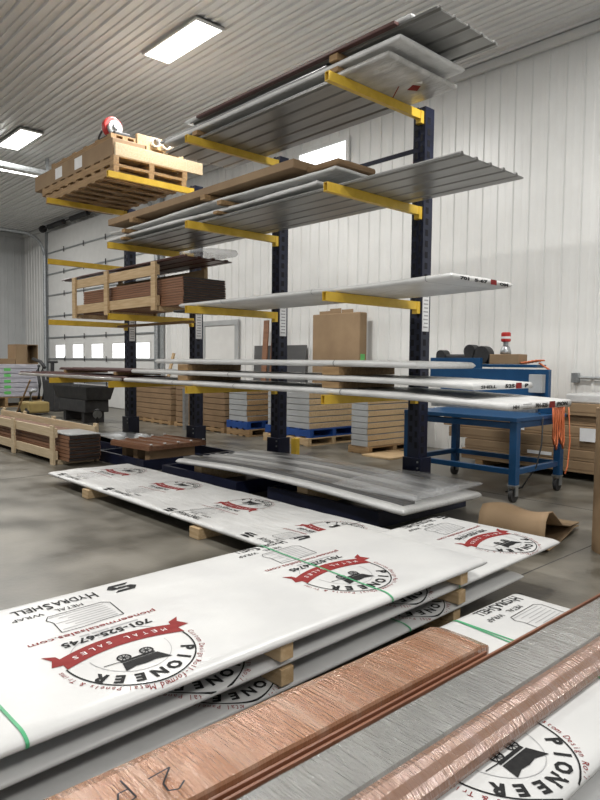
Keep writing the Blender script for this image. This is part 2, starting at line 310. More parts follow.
# ------------------------------------------------------------------ wrapped bundle
def bundle(name, label, cat, loc, rz, L, W, T, mats='white', group=None, droop=None, r=.05, wr=.003, prints=(), straps=(), seed=0, art=None, parent=None, ends=True, strapmat='strap', strapw=.011):
    """length along local x from 0 to L, width along local y, underside at z 0"""
    t = thing(name, label, cat, loc, rz, group) if parent is None else parent
    r = min(r, W/2-.001); droop = droop or (lambda s: 0)
    def top(s, w_):
        q = max(0, (abs(w_)-(W/2-r))/r); e = math.sqrt(max(0, 1-min(1, q)**2))
        nz = noise.noise(Vector((s*1.3+seed*7, w_*2.2, seed)))*wr+noise.noise(Vector((s*5+seed, w_*4, 3)))*wr*.35
        return T*.5+T*.5*e+nz*e+droop(s)
    def bot(s, w_):
        q = max(0, (abs(w_)-(W/2-r))/r); e = math.sqrt(max(0, 1-min(1, q)**2)); return T*.5-T*.5*e+droop(s)
    ws = [W/2*math.sin(PI/2*max(-1, min(1, k))) for k in []]
    edge = [r*(1-math.cos(a_)) for a_ in (0, .35, .7, 1.05, 1.35, PI/2)]
    ws = [-W/2+e for e in edge]; nn = 10; ws += [-W/2+r+(W-2*r)*k/nn for k in range(1, nn)]; ws += [W/2-e for e in reversed(edge)]
    ns = max(8, int(L/.09)); ss = [0, .006, .015]+[.03+(L-.06)*k/ns for k in range(ns+1)]+[L-.015, L-.006, L]
    vs_ = []; nw = len(ws)
    for s in ss:
        ds = min(s, L-s); sh = 1-.6*(1-min(1, ds/.03))**2 if ends else 1
        mid = T/2+droop(s)
        for w_ in ws: vs_.append((s, w_, mid+(top(s, w_)-mid)*sh))
        for w_ in reversed(ws[1:-1]): vs_.append((s, w_, mid+(bot(s, w_)-mid)*sh))
    R = 2*nw-2; fs = [(i*R+k, i*R+(k+1) % R, (i+1)*R+(k+1) % R, (i+1)*R+k) for i in range(len(ss)-1) for k in range(R)]
    fs += [tuple(range(R))[::-1], tuple((len(ss)-1)*R+k for k in range(R))]
    mb = MB(); mb.add(vs_, [f[::-1] for f in fs]); body = mb.build('wrap' if 'white' in mats else 'body', mats, t, smooth=True)
    if prints:
        for (s0, w0, fl) in prints:
            vs_ = []; fs = []; mi = []
            A = art or ART; o = len(vs_)
            for (u, v) in A.v:
                s = s0+fl*u; w_ = w0+fl*v; w_ = max(-W/2+.0005, min(W/2-.0005, w_)); s = max(.01, min(L-.01, s)); vs_.append((s, w_, top(s, w_)+.0022))
            for q, k in zip(A.f, A.mi):
                for ii in set(q): x_, y_, z_ = vs_[o+ii]; vs_[o+ii] = (x_, y_, top(x_, y_)+(.0022, .0017, .0014, .0027)[k])
                pts = [vs_[o+i] for i in q]
                if all(abs(p[1]) >= W/2-.004 for p in pts) or all(p[0] <= .011 for p in pts) or all(p[0] >= L-.011 for p in pts): continue
                fs.append(tuple(o+i for i in q)); mi.append(k)
            mb = MB(); mb.v = vs_; mb.f = fs; mb.mi = mi
            if fs: mb.build('printed_logo', INKS, t, smooth=True)
    for sp in straps:
        s0, skew = sp if isinstance(sp, tuple) else (sp, 0)
        vs_ = []; full = [(w_, 1) for w_ in ws]+[(w_, -1) for w_ in reversed(ws[1:-1])]
        for w_, sg in full:
            s = s0+skew*w_
            for dx in (-strapw/2, strapw/2): 
                z = top(s, w_)+.003 if sg > 0 else bot(s, w_)-.0005
                y = w_+(.003 if w_ > W/2-.01 else -.003 if w_ < -W/2+.01 else 0); vs_.append((s+dx, y, z))
        k = len(full); mb = MB(); mb.add(vs_, [(2*i, 2*i+1, (2*i+3) % (2*k), (2*i+2) % (2*k)) for i in range(k)]); mb.build('strap', strapmat, t, smooth=True)
    return t
def block(label, c, sz, rz=0, m_='wood', group=None, z=None, cat='wood block', name='wood_block'):
    mb = MB(); mb.box((-sz[0]/2, -sz[1]/2, 0), (sz[0]/2, sz[1]/2, sz[2])); o = mb.build(name, m_, bevel=.004, loc=c); o.rotation_euler = (0, 0, rz)
    return tag(o, label, cat, group)

# ------------------------------------------------------------------ foreground stack (length along +Y)
TH = .03
def yb(name, label, x_far, x_near, y0, y1, z, T, th=TH, **k):
    """bundle running along Y; x given at y=0"""
    W = x_near-x_far; c = Vector(((x_near+x_far)/2, 0, z)); d = Vector((-math.sin(th), math.cos(th), 0)); p = c+d*y0
    pr_ = [(yy-y0, (x_near+x_far)/2+d.x*yy-xx, -1) for (xx, yy) in k.pop('pr', [])]
    return bundle(name, label, k.pop('cat', 'wrapped bundle'), p, PI/2+th, y1-y0, W, T, prints=pr_, **k)
G1 = 'white printed panel bundles'
yb('wrapped_panel_bundle', 'white wrapped panel bundle on top of the foreground stack, two crests printed on it', -2.845, -1.80, -.7, 3.12, .40, .05, th=.025, group=G1, pr=[(-2.76, 1.40), (-2.86, 2.62), (-2.73, .17)], straps=[(1.33, .0), (3.02, .07)], seed=1, r=.06)
yb('wrapped_panel_bundle', 'white wrapped bundle in the middle of the foreground stack, its printed end sticking out behind', -2.80, -1.835, -.7, 4.22, .284, .046, th=.038, group=G1, pr=[(-2.79, 1.64), (-2.84, 2.88), (-2.90, 4.14)], straps=[(3.8,.3)], seed=2, r=.06)
yb('wrapped_panel_bundle', 'lowest white wrapped bundle of the foreground stack, just above the floor blocks', -2.83, -1.86, -.7, 3.72, .166, .044, th=.033, group=G1, pr=[(-2.82, 1.83), (-2.86, 3.07)], straps=[(3.23, 0)], seed=3, r=.06)
i = 0
for nm, y in (('under the printed middle of the front stack', 1.655), ('at the far end of the front stack', 2.95), ('at the cropped near end of the front stack', -.3)):
    for z0, h, lv in ((.332, .066, 'upper'), (.211, .071, 'second'), (.09, .074, 'third'), (0, .088, 'bottom')):
        if y < 0 and lv != 'bottom' and lv != 'third' : pass
        xo = {'upper': 0.03, 'second': .0, 'third': -.05, 'bottom': -.05}[lv]
        block('%s pine spacer block %s' % (lv, nm), (-2.345+xo-.03*y, y+({'upper': 0, 'second': .03, 'third': .06, 'bottom': .06}[lv]), z0), (.98, .07, h), .03, 'wood', 'pine spacers in the front stack')
# lower right bundle and its supports
yb('wrapped_panel_bundle', 'white wrapped bundle at lower right lying under the copper and grey trims', -1.735, -.79, -.3, 3.16, .25, .05, th=0, group=G1, pr=[(-1.68, 2.095), (-1.68, 3.185), (-1.68, .9)], straps=[(2.88, .0), (2.84, .08)], seed=4, r=.05)
yb('wrapped_panel_bundle', 'white wrapped bundle underneath the lower right bundle', -1.72, -.80, -.3, 3.0, .12, .05, th=0, group=G1, seed=5)
for y, nm in ((.5, 'near end'), (1.75, 'middle'), (2.75, 'far end')):
    block('pine spacer between the two lower right bundles, %s' % nm, (-1.26, y, .171), (.98, .09, .078), 0, 'woodd', 'spacers of the lower right bundles')
    block('pine block on the floor under the lower right bundles, %s' % nm, (-1.26, y, 0), (.98, .09, .119), 0, 'woodd', 'spacers of the lower right bundles')
# trims lying on it: long extrusions along Y
def trim(name, label, prof, y0, y1, m_, seed=0, amp=.004, extra=None, step=.05):
    xc = sum(p[0] for p in prof)/len(prof); z0 = min(p[1] for p in prof); t = thing(name, label, 'trim bundle', (xc, y0, z0))
    n = int((y1-y0)/step); vs_ = []; k = len(prof)
    for i in range(n+1):
        y = (y1-y0)*i/n; e = 1-.25*max(0, 1-(min(y, y1-y0-y))/.04)
        for (x, z) in prof:
            q = noise.noise(Vector((x*9, y*7, seed)))*amp; fl = 0 if z-z0 < .004 else 1
            vs_.append(((x-xc)+q*.6*fl, y, (z-z0)*e+q*fl))
    mb = MB(); mb.add(vs_, [(i*k+j, (i+1)*k+j, (i+1)*k+(j+1) % k, i*k+(j+1) % k) for i in range(n) for j in range(k)]+[tuple(range(k)), tuple(n*k+j for j in range(k))[::-1]])
    bd = mb.build('wrapped_trim', m_, t, smooth=False)
    return t, xc, z0
Z0 = .303
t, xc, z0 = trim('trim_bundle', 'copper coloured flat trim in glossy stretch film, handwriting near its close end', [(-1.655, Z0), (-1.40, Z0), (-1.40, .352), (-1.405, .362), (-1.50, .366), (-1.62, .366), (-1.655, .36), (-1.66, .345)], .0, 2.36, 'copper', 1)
mb = MB()
for k, (xa, xb, za, zb) in enumerate(((-1.399, -1.382, Z0, .335), (-1.381, -1.370, Z0, .352), (-1.369, -1.348, Z0, .325))): mb.box((xa-xc, .02, za-z0), (xb-xc, 2.3, zb-z0))
mb.build('folded_flange', 'copperd', t, bevel=.003)
pn = [[(0, .09), (.03, .115), (.055, .10), (.05, .06), (.0, .0), (.07, .008)], [(.13, -.045), (.13, .06), (.16, .07), (.175, .045), (.16, .01), (.13, .01)], [(.26, .065), (.225, .06), (.215, .03), (.235, .005), (.265, .01), (.262, .06), (.265, .125), (.268, .01)]]
P = P2()
for s in pn:
    P = P2(); P.line(s, .006, 0)
    mb = MB(); mb.add([(-1.535-xc+v*.85, .93-u, .0645+.0075) for u, v in P.v], P.f); mb.build('marker_stroke', 'ink', t)
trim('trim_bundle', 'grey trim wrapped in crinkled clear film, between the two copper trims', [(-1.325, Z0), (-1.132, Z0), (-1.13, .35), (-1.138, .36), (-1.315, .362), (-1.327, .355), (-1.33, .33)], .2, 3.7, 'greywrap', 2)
mb = MB(); mb.box((0, 0, 0), (.010, 3.35, .058)); tag(mb.build('trim_strip', 'copperd', loc=(-1.344, .25, Z0), bevel=.002), 'thin copper edge strip along the left side of the grey trim', 'trim strip')
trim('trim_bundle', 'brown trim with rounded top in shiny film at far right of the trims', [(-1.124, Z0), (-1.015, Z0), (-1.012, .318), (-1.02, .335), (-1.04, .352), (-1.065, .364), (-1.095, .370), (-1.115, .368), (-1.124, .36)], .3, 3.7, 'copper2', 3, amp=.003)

# ------------------------------------------------------------------ long bundle on the floor beyond (length along X)
bundle('wrapped_panel_bundle', 'long white wrapped bundle lying on the floor beyond the foreground stack', 'wrapped bundle', (-7.84, 3.61, .095), 0, 4.79, 1.08, .05, mats='whitec', group=G1, seed=6, wr=.016,
       prints=[(.29, -.48, 1), (1.49, -.48, 1), (2.71, -.48, 1), (3.88, -.48, 1)], straps=[(.45, .25), (2.95, .3), (4.2, -.1)], strapmat='dstrap', strapw=.01, r=.05)
for x, nm in ((-6.75, 'left'), (-4.62, 'right'), (-3.3, 'hidden right')):
    block('pine floor block under the %s part of the long floor bundle' % nm, (x, 3.62, 0), (.14, 1.16, .094), 0, 'wood', 'blocks under the long floor bundle')

# ------------------------------------------------------------------ cantilever rack
RX = [-4.565, -7.005, -9.10, -11.335]; ROWZ = [4.268, 3.233, 2.190, 1.183]  # rack and the loads on its arms: scaled about the camera, baked into coordinates
rack = thing('cantilever_rack', 'tall navy cantilever rack with yellow arms along the back wall', 'storage rack', (-8, 6, 0))
RO = (-8, 6, 0)
def rb(mb, a, b, mi=0): return loc_box(mb, a, b, RO, mi)
CY, CD, CW, CH = 5.955, .16, .08, 4.32        # column front, depth, half width, height
for ci, x in enumerate(RX):
    mb = MB(); rb(mb, (x-CW, CY, 0), (x+CW, CY+.016, CH)); rb(mb, (x-CW, CY+CD-.016, 0), (x+CW, CY+CD, CH)); rb(mb, (x-.03, CY+.016, 0), (x+.03, CY+CD-.016, CH)); rb(mb, (x+CW-.01, CY+.016, 0), (x+CW, CY+CD-.016, CH)); rb(mb, (x-CW, CY+.016, 0), (x-CW+.01, CY+CD-.016, CH))
    z = .6
    while z < CH-.05:
        rb(mb, (x-.055, CY-.003, z), (x-.015, CY-.0001, z+.07), 1); rb(mb, (x+.022, CY-.003, z-.061), (x+.055, CY-.0001, z+.009), 1)
        rb(mb, (x+CW+.0001, CY+.04, z-.12), (x+CW+.002, CY+.09, z-.05), 1); z += .122
    col = mb.build('column', ['navy', 'navyh'], rack)
    mb = MB(); rb(mb, (x-.12, CY-.035, .0), (x+.135, CY-.003, .43)); rb(mb, (x+CW+.0025, CY-.003, .0), (x+CW+.03, CY+.2, .43)); mb.build('foot_bracket', 'navy', col, bevel=.004)
    for bz in (.32, .39):
        mb = MB(); mb.tube([tuple(p-q for p, q in zip(pt, RO)) for pt in ((x+.10, CY-.04, bz), (x+.10, CY-.05, bz))], .012, 8); mb.build('bolt', 'galv', col)
    for row, z in enumerate(ROWZ):
        mb = MB(); y0, y1, wd, h = 4.478, 5.90, .055, .09
        for q in ((0, 0, wd, .006), (0, h-.006, wd, h), (0, .006, .006, h-.006), (wd-.006, .006, wd, h-.006)): rb(mb, (x+q[0], y0, z-h+q[1]), (x+q[2], y1, z-h+q[3]))
        arm = mb.build('arm', 'yellow', rack)
        mb = MB(); rb(mb, (x-.010, y1, z-h-.047), (x+wd+.010, y1+.052, z+.0)); mb.build('arm_bracket', 'yellow', arm, bevel=.003)
    mb = MB(); rb(mb, (x+CW+.0022, CY+.015, 1.86), (x+CW+.004, CY+.135, 2.29)); pl = mb.build('load_placard', 'paper', col)
    mb = MB()
    for k in range(9): rb(mb, (x+CW+.0042, CY+.03+.015*(k % 2), 1.9+.043*k), (x+CW+.005, CY+.115, 1.915+.043*k))
    mb.build('printed_lines', 'grey_ink', pl)
for a, b in ((RX[1], RX[0]), (RX[2], RX[1]), (RX[3], RX[2])):
    for z in (3.9, 1.27):
        mb = MB(); rb(mb, (a+CW+.0045, CY+.14, z), (b-CW, CY+.155, z+.05)); mb.build('brace', 'navy', rack)
for x0, x1, y0 in ((-7.4, -5.8, 4.38), (-5.4, -3.82, 4.5), (-9.25, -7.85, 4.36)):
    mb = MB(); y1, h = 5.91, .15
    for a, b in (((x0, y0, 0), (x1, y0+.05, h)), ((x0, y1-.05, 0), (x1, y1, h)), ((x0, y0+.05, 0), (x0+.05, y1-.05, h)), ((x1-.05, y0+.05, 0), (x1, y1-.05, h)), ((x0+.05, y0+.05, .005), (x1-.05, y1-.05, .018))): rb(mb, a, b)
    mb.build('base_frame', 'navy', rack)

# ---- row A (top)
NE = 4.683
def xb(name, label, x0, x1, ynear, W, z, T, **k): return bundle(name, label, k.pop('cat', 'wrapped bundle'), (x0, ynear+W/2, z), 0, x1-x0, W, T, **k)
def sheet(name, label, x0, x1, ynear, W, z, rib=.018, m_='sheet', droop=None, layers=1, group=None, pitch=.22, minor=True, thick=.004):
    """ribbed steel sheets, ribs along X pointing down and up"""
    t = thing(name, label, 'steel sheet', (x0, ynear, z), 0, group); prof = []; y = .015; prof.append((0, 0))
    while y < W-.05:
        prof += [(y, 0), (y+.012, rib), (y+.035, rib), (y+.047, 0)]; y += pitch
    prof.append((W, 0)); n = 24; L = x1-x0; droop = droop or (lambda s: 0)
    for ly in range(layers):
        vs_ = []; k = len(prof); dz = ly*(thick+.006)
        for i in range(n+1):
            s = L*i/n
            for (yy, h) in prof: vs_.append((s, yy, h+droop(s)+dz))
            for (yy, h) in prof: vs_.append((s, yy, h+droop(s)+dz+thick))
        K = 2*k; fs = []
        for i in range(n):
            for j in range(k-1):
                fs.append((i*K+j, i*K+j+1, (i+1)*K+j+1, (i+1)*K+j)); fs.append((i*K+k+j, (i+1)*K+k+j, (i+1)*K+k+j+1, i*K+k+j+1))
            fs.append((i*K, (i+1)*K, (i+1)*K+k, i*K+k)); fs.append((i*K+k-1, i*K+2*k-1, (i+1)*K+2*k-1, (i+1)*K+k-1))
        for i in (0, n): fs += [(i*K+j, i*K+j+1, i*K+k+j+1, i*K+k+j) for j in range(k-1)]
        mb = MB(); mb.add(vs_, fs); mb.build('ribbed_sheet', m_, t)
    return t
GA = 'bundles on the top arms'
sheet('steel_sheet_stack', 'grey ribbed steel sheets lying bare on the top arms, seen from underneath', -7.7913, -4.6827, NE, 1.0467, 4.2702, layers=3)
t = xb('wrapped_panel_bundle', 'plastic wrapped bundle end jutting right past the top arm, red print beneath', -4.6433, -3.935, NE-0.0157, 1.0703, 4.2725, 0.059, mats='dusty', group=GA, seed=8, r=0.0236, wr=0.0094, droop=lambda s: -.00*s)
P = P2(); P.poly([(.30, .18), (.42, .12), (.46, .2), (.36, .27)], 1); P.poly([(.46, .10), (.54, .12), (.5, .17)], 3); P.line([(.05, .25), (.3, .05)], .012, 1)
mb = MB(); mb.v = [(u+.05, v, -.0012) for u, v in P.v]; mb.f = P.f; mb.mi = P.mi; mb.build('printed_mark', INKS, t)
xb('wrapped_panel_bundle', 'white wrapped bundle second from the bottom on the top arms', -7.8306, -3.8169, NE, 1.0074, 4.3867, 0.0551, mats='whitec', group=GA, seed=9, r=0.0236, wr=0.0094)
xb('wrapped_panel_bundle', 'dark edged wrapped bundle third up on the top arms', -8.0274, -4.8007, NE+0.0472, 0.9444, 4.4535, 0.0472, mats='silver', group=GA, seed=10, r=0.0157, wr=0.0094)
sheet('steel_sheet_stack', 'grey ribbed steel sheet jutting furthest right on top of the highest load', -7.2404, -3.4471, NE+0.0236, 0.9838, 4.5204, layers=2, m_='sheet', thick=0.0039)
mb = MB(); mb.box((0, 0, 0), (3.148, 0.063, 0.0315)); tag(mb.build('edge_trim', 'dbrown', loc=(-7.0043, NE-0.0433, 4.5126), bevel=.005), 'dark red edge trim along the front of the highest load', 'edge trim')
xb('wrapped_trim_bundle', 'narrow white wrapped roll with dark end on the highest load', -7.3978, -3.7383, NE+0.0394, 0.1968, 4.5543, 0.0472, mats='whitec', seed=11, r=0.0275, wr=0.0063, cat='wrapped roll')
for k, (x, z, h, nm) in enumerate(((-4.604, 4.335, .047, 'lower block'), (-4.612, 4.447, .071, 'upper block'), (-7.044, 4.325, .055, 'lower block'))):
    block('wood spacer %s between the top bundles at the %s column' % (nm, 'right' if k < 2 else 'second'), (x-0.0236, NE+0.4329, z), (0.1102, 0.9129, h), 0, 'woodd', 'spacers in the top load')

# ---- row B
sheet('steel_sheet_stack', 'grey ribbed steel sheets on the second arms jutting far to the right', -9.5227, -3.1716, NE, 1.0467, 3.2353, layers=2, group=None)
xb('wrapped_panel_bundle', 'loosely folded white bundle just above the ribbed sheets on the second arms', -9.6014, -4.8794, NE+0.0157, 0.9444, 3.3124, 0.0472, mats='whitec', seed=12, r=0.0236, wr=0.0157, droop=lambda s: .009*math.sin(s*1.4), group='folded white bundles on the second arms')
xb('wrapped_panel_bundle', 'loosely folded white bundle right under the long cardboard carton', -9.5227, -4.6433, NE+0.0394, 0.9444, 3.4344, 0.0394, mats='whitec', seed=13, r=0.0197, wr=0.0157, droop=lambda s: -.011*math.sin(s*1.65), group='folded white bundles on the second arms')
mb = MB(); mb.box((0, 0, 0), (4.2498, 0.7477, 0.0944)); o = mb.build('cardboard_carton', 'card', loc=(-9.4834, NE+0, 3.5564), bevel=.008)
tag(o, 'long flat brown cardboard carton lying on the second arms', 'carton')
mb = MB(); mb.box((0, 0, 0), (0.4879, 0.5903, 0.0708)); tag(mb.build('wrapped_brown_roll', 'cardd', loc=(-5.2099, NE+0.1574, 3.517), bevel=.03), 'dark brown film wrapped bundle end beside the high window', 'wrapped roll')
for k, (x, z, h, lv) in enumerate(((-6.571, 3.275, .033, 'lower'), (-6.493, 3.372, .05, 'middle'), (-6.847, 3.487, .062, 'upper'), (-8.932, 3.275, .033, 'lower'), (-8.893, 3.372, .05, 'middle'), (-8.657, 3.487, .062, 'upper'))):
    block('%s wood block in the second arm load, %s end' % (lv, 'right' if k < 3 else 'left'), (x, NE+0.3935, z), (0.0944, 0.8972, h), 0, 'woodd', 'blocks in the second arm load')

# ---- row C right
EP = []
t = xb('wrapped_panel_bundle', 'single white wrapped bundle alone on the third arms', -7.4135, -3.1952, NE-0.0394, 0.9838, 2.1949, 0.0551, mats='whitec', seed=14, r=0.0394, wr=0.0094, droop=lambda s: max(0, s-3.3)*.02, straps=[(0.9444, 0), (2.5184, 0), (4.0, .1)], strapmat='dstrap', strapw=0.0063)
EP.append((t, 4.2183, .984, .055, .018, [('701', .12, .26, .008, .035, 0, .002), ('5-67', .34, .55, .008, .035, 0, .002), (None, .6, .7, .026, .045, 1, 0), ('OM', .75, .9, .008, .035, 0, .002)]))
mb = MB(); mb.box((0, 0, 0), (0.7083, 0.7083, 0.0315)); tag(mb.build('plastic_sheet_roll', 'dark', loc=(-7.7519, NE+0.0787, 2.1555), bevel=.02), 'black plastic flap hanging under the left end of the third arm bundle', 'plastic sheet')
# ---- row C left: crate of siding
def crate(name, label, x0, x1, y0, y1, z0, h, posts, m_, rail=.14, group=None):
    t = thing(name, label, 'crate', (x0, y0, z0), 0, group); L = x1-x0; Wd = y1-y0; th = .035
    for yy in (0, Wd-th):
        for zz, n_ in ((.07, 'bottom_rail'), (h-rail, 'top_rail')):
            mb = MB(); mb.box((0, yy, zz), (L, yy+th, zz+rail)); mb.build(n_, m_, t, bevel=.003)
        for px in posts:
            yy2 = yy-th if yy == 0 else yy+th
            mb = MB(); mb.box((px*L-.06, yy2, 0), (px*L+.06, yy2+th-.001, h+.04)); mb.build('post', m_, t, bevel=.003)
    for px in posts:
        mb = MB(); mb.box((px*L-.05, th+.001, 0), (px*L+.05, Wd-th-.001, .069)); mb.build('skid', m_, t, bevel=.003)
    return t
def planks(name, label, cat, x0, x1, y0, y1, z0, n, h, m_, endm, jit=.02, group=None):
    t = thing(name, label, cat, (x0, y0, z0), 0, group)
    for k in range(n):
        j = random.uniform(0, jit); mb = MB(); L = x1-x0-j; W = y1-y0; q = [(0, 0, 0), (L, W, h*.86)]
        mb.box((0, random.uniform(0, jit*.3), h*k), (L, W, h*k+h*.86)); mb.box((L, .01, h*k+.004), (L+.004, W-.01, h*k+h*.84), 1)
        mb.build('board', [m_, endm], t, bevel=.003)
    return t
crate('wooden_crate', 'pale wooden crate frame on the left third arms', -10.7032, -7.9881, 4.6669, 5.4697, 2.1925, 0.6296, (.02, .45, .975), 'wood', group='open crates')
planks('siding_stack', 'brown siding boards packed in the crate on the third arms', 'siding stack', -10.4671, -7.4293, 4.722, 5.4146, 2.25, 11, 0.0338, 'brown', 'blackend')
sheet('steel_sheet_stack', 'maroon ribbed sheets lying on top of the crate on the third arms', -11.2541, -7.3585, 4.6827, 0.787, 2.8599, layers=2, m_='dbrown')
bundle('film_wrap', 'crumpled clear film over the right end of the crate load on the third arms', 'plastic film', (-7.5552, 4.7614+0.2754, 2.8914), 0, 0.5116, 0.5903, 0.0787, mats='film', seed=31, wr=0.0394, r=0.0236)
block('loose board under the crate on the left third arms', (-9.3653, 5.391, 2.102-0.0394), (2.2823, 0.0944, 0.0354), 0, 'woodd', name='loose_board', cat='board')

# ---- row D right: three bundles
def edge_print(t, L, W, T, dz, strs):
    P = P2(); 
    for (st, y0, y1, v, size, mi, bold) in strs:
        if st: P.text(st, y0, y1, v, size, mi, bold)
        else: P.line([(y0, v), (y1, v)], size, mi)
    mb = MB(); 
    mb.v = [(L+.0045, u-W/2, dz+v) for u, v in P.v]; mb.f = P.f; mb.mi = P.mi; mb.build('edge_lettering', INKS, t)
for q in EP: edge_print(*q)
GD = 'white bundles on the lowest arms'
dr = lambda s0, k: (lambda s: -k*max(0, s-s0)**2)
t = xb('wrapped_panel_bundle', 'lowest of the three white bundles on the lowest arms', -8.8144, -2.6128, 4.5803, 1.0861, 1.1844, 0.059, mats='whitec', seed=15, r=0.0394, wr=0.0063, droop=dr(4.41, .014), group=GD, straps=[(1.3379, 0), (2.6758, 0), (4.4072, 0)], strapmat='dstrap', strapw=0.0094, ends=False)
edge_print(t, 6.202, 1.086, .059, -.045, [('HH', .08, .17, .015, .042, 0, .001), (None, .23, .37, .014, .003, 0, 0), (None, .23, .37, .046, .003, 0, 0), ('701-525', .43, .64, .014, .045, 0, .002), (None, .67, .77, .029, .055, 1, 0), ('PION', .81, 1.0, .014, .045, 0, .002)])
t = xb('wrapped_panel_bundle', 'middle one of the three white bundles on the lowest arms', -8.657, -2.9512, 4.6197, 0.9838, 1.3174, 0.0551, mats='whitec', seed=16, r=0.0354, wr=0.0063, droop=dr(4.17, .0127), group=GD, straps=[(2.361, 0)], strapmat='dstrap', strapw=0.0094, ends=False)
edge_print(t, 5.706, .984, .055, -.030, [('SHELL', .12, .36, .012, .036, 0, .001), ('525', .5, .66, .012, .044, 0, .002), (None, .68, .78, .028, .052, 1, 0), ('P', .84, .9, .012, .044, 0, .002)])
xb('wrapped_panel_bundle', 'short upper bundle of the three white ones on the lowest arms', -8.0274, -3.5415, 4.6433, 0.9444, 1.463, 0.063, mats='whitec', seed=17, r=0.0354, wr=0.0063, droop=dr(3.86, .025), group=GD, straps=[(3.4628, 0)], strapmat='dstrap', strapw=0.0094)
for x, nm in ((-4.604, 'right'), (-7.32, 'left')):
    block('dark wood spacer above the lowest bundle of the lowest arms, %s column' % nm, (x, 5.0762, 1.2473), (0.2361, 0.8657, 0.0645), 0, 'woodd', 'spacers on the lowest arms')
    block('dark wood spacer above the middle bundle of the lowest arms, %s column' % nm, (x, 5.0762, 1.3772), (0.2361, 0.8657, 0.0803), 0, 'woodd', 'spacers on the lowest arms')
# ---- row D left
t = sheet('steel_sheet_stack', 'dark maroon ribbed sheets on the lowest left arms beside the machines', -13.3003, -8.8931, 4.659, 0.9444, 1.1851, layers=4, m_='dbrown', thick=0.0094)
bundle('plastic_edge_wrap', 'torn pale plastic wrapping hanging on the front edge of the maroon sheets', 'plastic film', (-13.2216, 4.6276, 1.1875), 0, 4.2498, 0.0315, 0.05, mats='dusty', seed=21, wr=0.0094, r=0.0157)
sheet('steel_sheet_stack', 'dark red ribbed sheets lying higher behind the maroon ones on lowest arms', -11.4902, -8.8931, 4.722, 0.9444, 1.3213, layers=2, m_='dbrown', thick=0.0094)
for x, nm in ((-11.25, 'left'), (-9.37, 'right')): block('hidden spacer between the two maroon sheet stacks, %s one' % nm, (x, 5.1155, 1.268), (0.0944, 0.787, 0.05), 0, 'woodd', 'spacers of the maroon stacks')
# ---- row A left: pallet with cartons
def pallet(name, label, x0, y0, z0, L, W, m_, h=.14, boards=7, group=None, cat='pallet'):
    t = thing(name, label, cat, (x0, y0, z0), 0, group)
    for k in range(3):
        yy = k*(W-.09)/2; mb = MB(); mb.box((0, yy, .02), (L, yy+.09, h-.02)); mb.build('stringer', m_, t, bevel=.003)
    for k in range(boards):
        xx = k*(L-.12)/(boards-1); mb = MB(); mb.box((xx, 0, h-.02), (xx+.12, W, h)); mb.build('top_board', m_, t, bevel=.002)
        if k % 2 == 0 or m_ != 'x': mb = MB(); mb.box((xx, 0, 0), (xx+.12, W, .02)); mb.build('bottom_board', m_, t, bevel=.002)
    return t
pallet('wooden_pallet', 'large old wooden pallet resting on the top left arms', -11.805, 4.6433, 4.2702, 2.5971, 1.2749, 'woodd', 0.1495, 9, group='old wooden pallets up high')
pallet('wooden_pallet', 'second old pallet on the top left arms, just below the labelled carton', -11.9624, 4.6433, 4.4213, 2.7545, 1.2907, 'woodd', 0.1417, 9, group='old wooden pallets up high')
mb = MB(); mb.box((0, 0, 0), (3.0693, 0.5509, 0.2676), mtx=Matrix.Rotation(-.0, 3, 'Y')); ct = tag(mb.build('cardboard_carton', 'card', loc=(-12.3402, 4.659, 4.5716), bevel=.01), 'long carton with two white labels on the high left pallet', 'carton')
for lx in (.94, 1.73):
    mb = MB(); mb.box((lx, -0.0031, 0.0472), (lx+0.2833, -0.0008, 0.2282)); mb.build('shipping_label', 'paper', ct)
mb = MB(); mb.box((0, 0, 0), (2.5184, 0.669, 0.1181)); tag(mb.build('cardboard_carton', 'cardd', loc=(-11.9624, 5.2257, 4.5645), bevel=.01), 'carton behind the labelled one on the high left pallet', 'carton')
pallet('wooden_pallet', 'thin pine crate on top of the rear carton of the high left load', -10.7032, 5.2257, 4.6841, 1.4402, 0.669, 'wood', 0.1495, 6, group='old wooden pallets up high')
block('pale pine beam along the right side of the high left load, with whitish end', (-9.2315, 5.4539, 4.5645), (0.0472, 1.5583, 0.1889), 0, 'woody', name='timber_beam', cat='timber')
pallet('wooden_pallet', 'small broken pallet on top of the high left load under the reel', -11.7263, 4.722, 4.8408, 2.2823, 0.4722, 'woodd', 0.1181, 6, group='old wooden pallets up high')
block('short pine timber standing on edge above the high left load', (-9.3102, 5.4697, 4.8352), (0.063, 0.787, 0.1574), .0, 'wood', name='timber_beam', cat='timber')
for k in range(3):
    mb = MB(); n = 16; R1, R2 = .067, .055; L = 1.26
    vs_ = []
    for x in (0, L):
        for rr in (R1, R2): vs_ += [(x, rr*math.cos(2*PI*j/n), rr*math.sin(2*PI*j/n)) for j in range(n)]
    fs = []
    for j in range(n):
        q = (j+1) % n; fs += [(j, q, 2*n+q, 2*n+j), (n+j, 3*n+j, 3*n+q, n+q), (j, n+j, n+q, q), (2*n+j, 2*n+q, 3*n+q, 3*n+j)]
    mb.add(vs_, fs); o = mb.build('plastic_pipe', 'paper', loc=(-10.4671, 5.3673+0.181*k, 4.9037)); tag(o, '%s of three white pipe ends pointing right on the high left load' % ['nearest', 'middle', 'farthest'][k], 'pipe', 'white pipes on the high load')
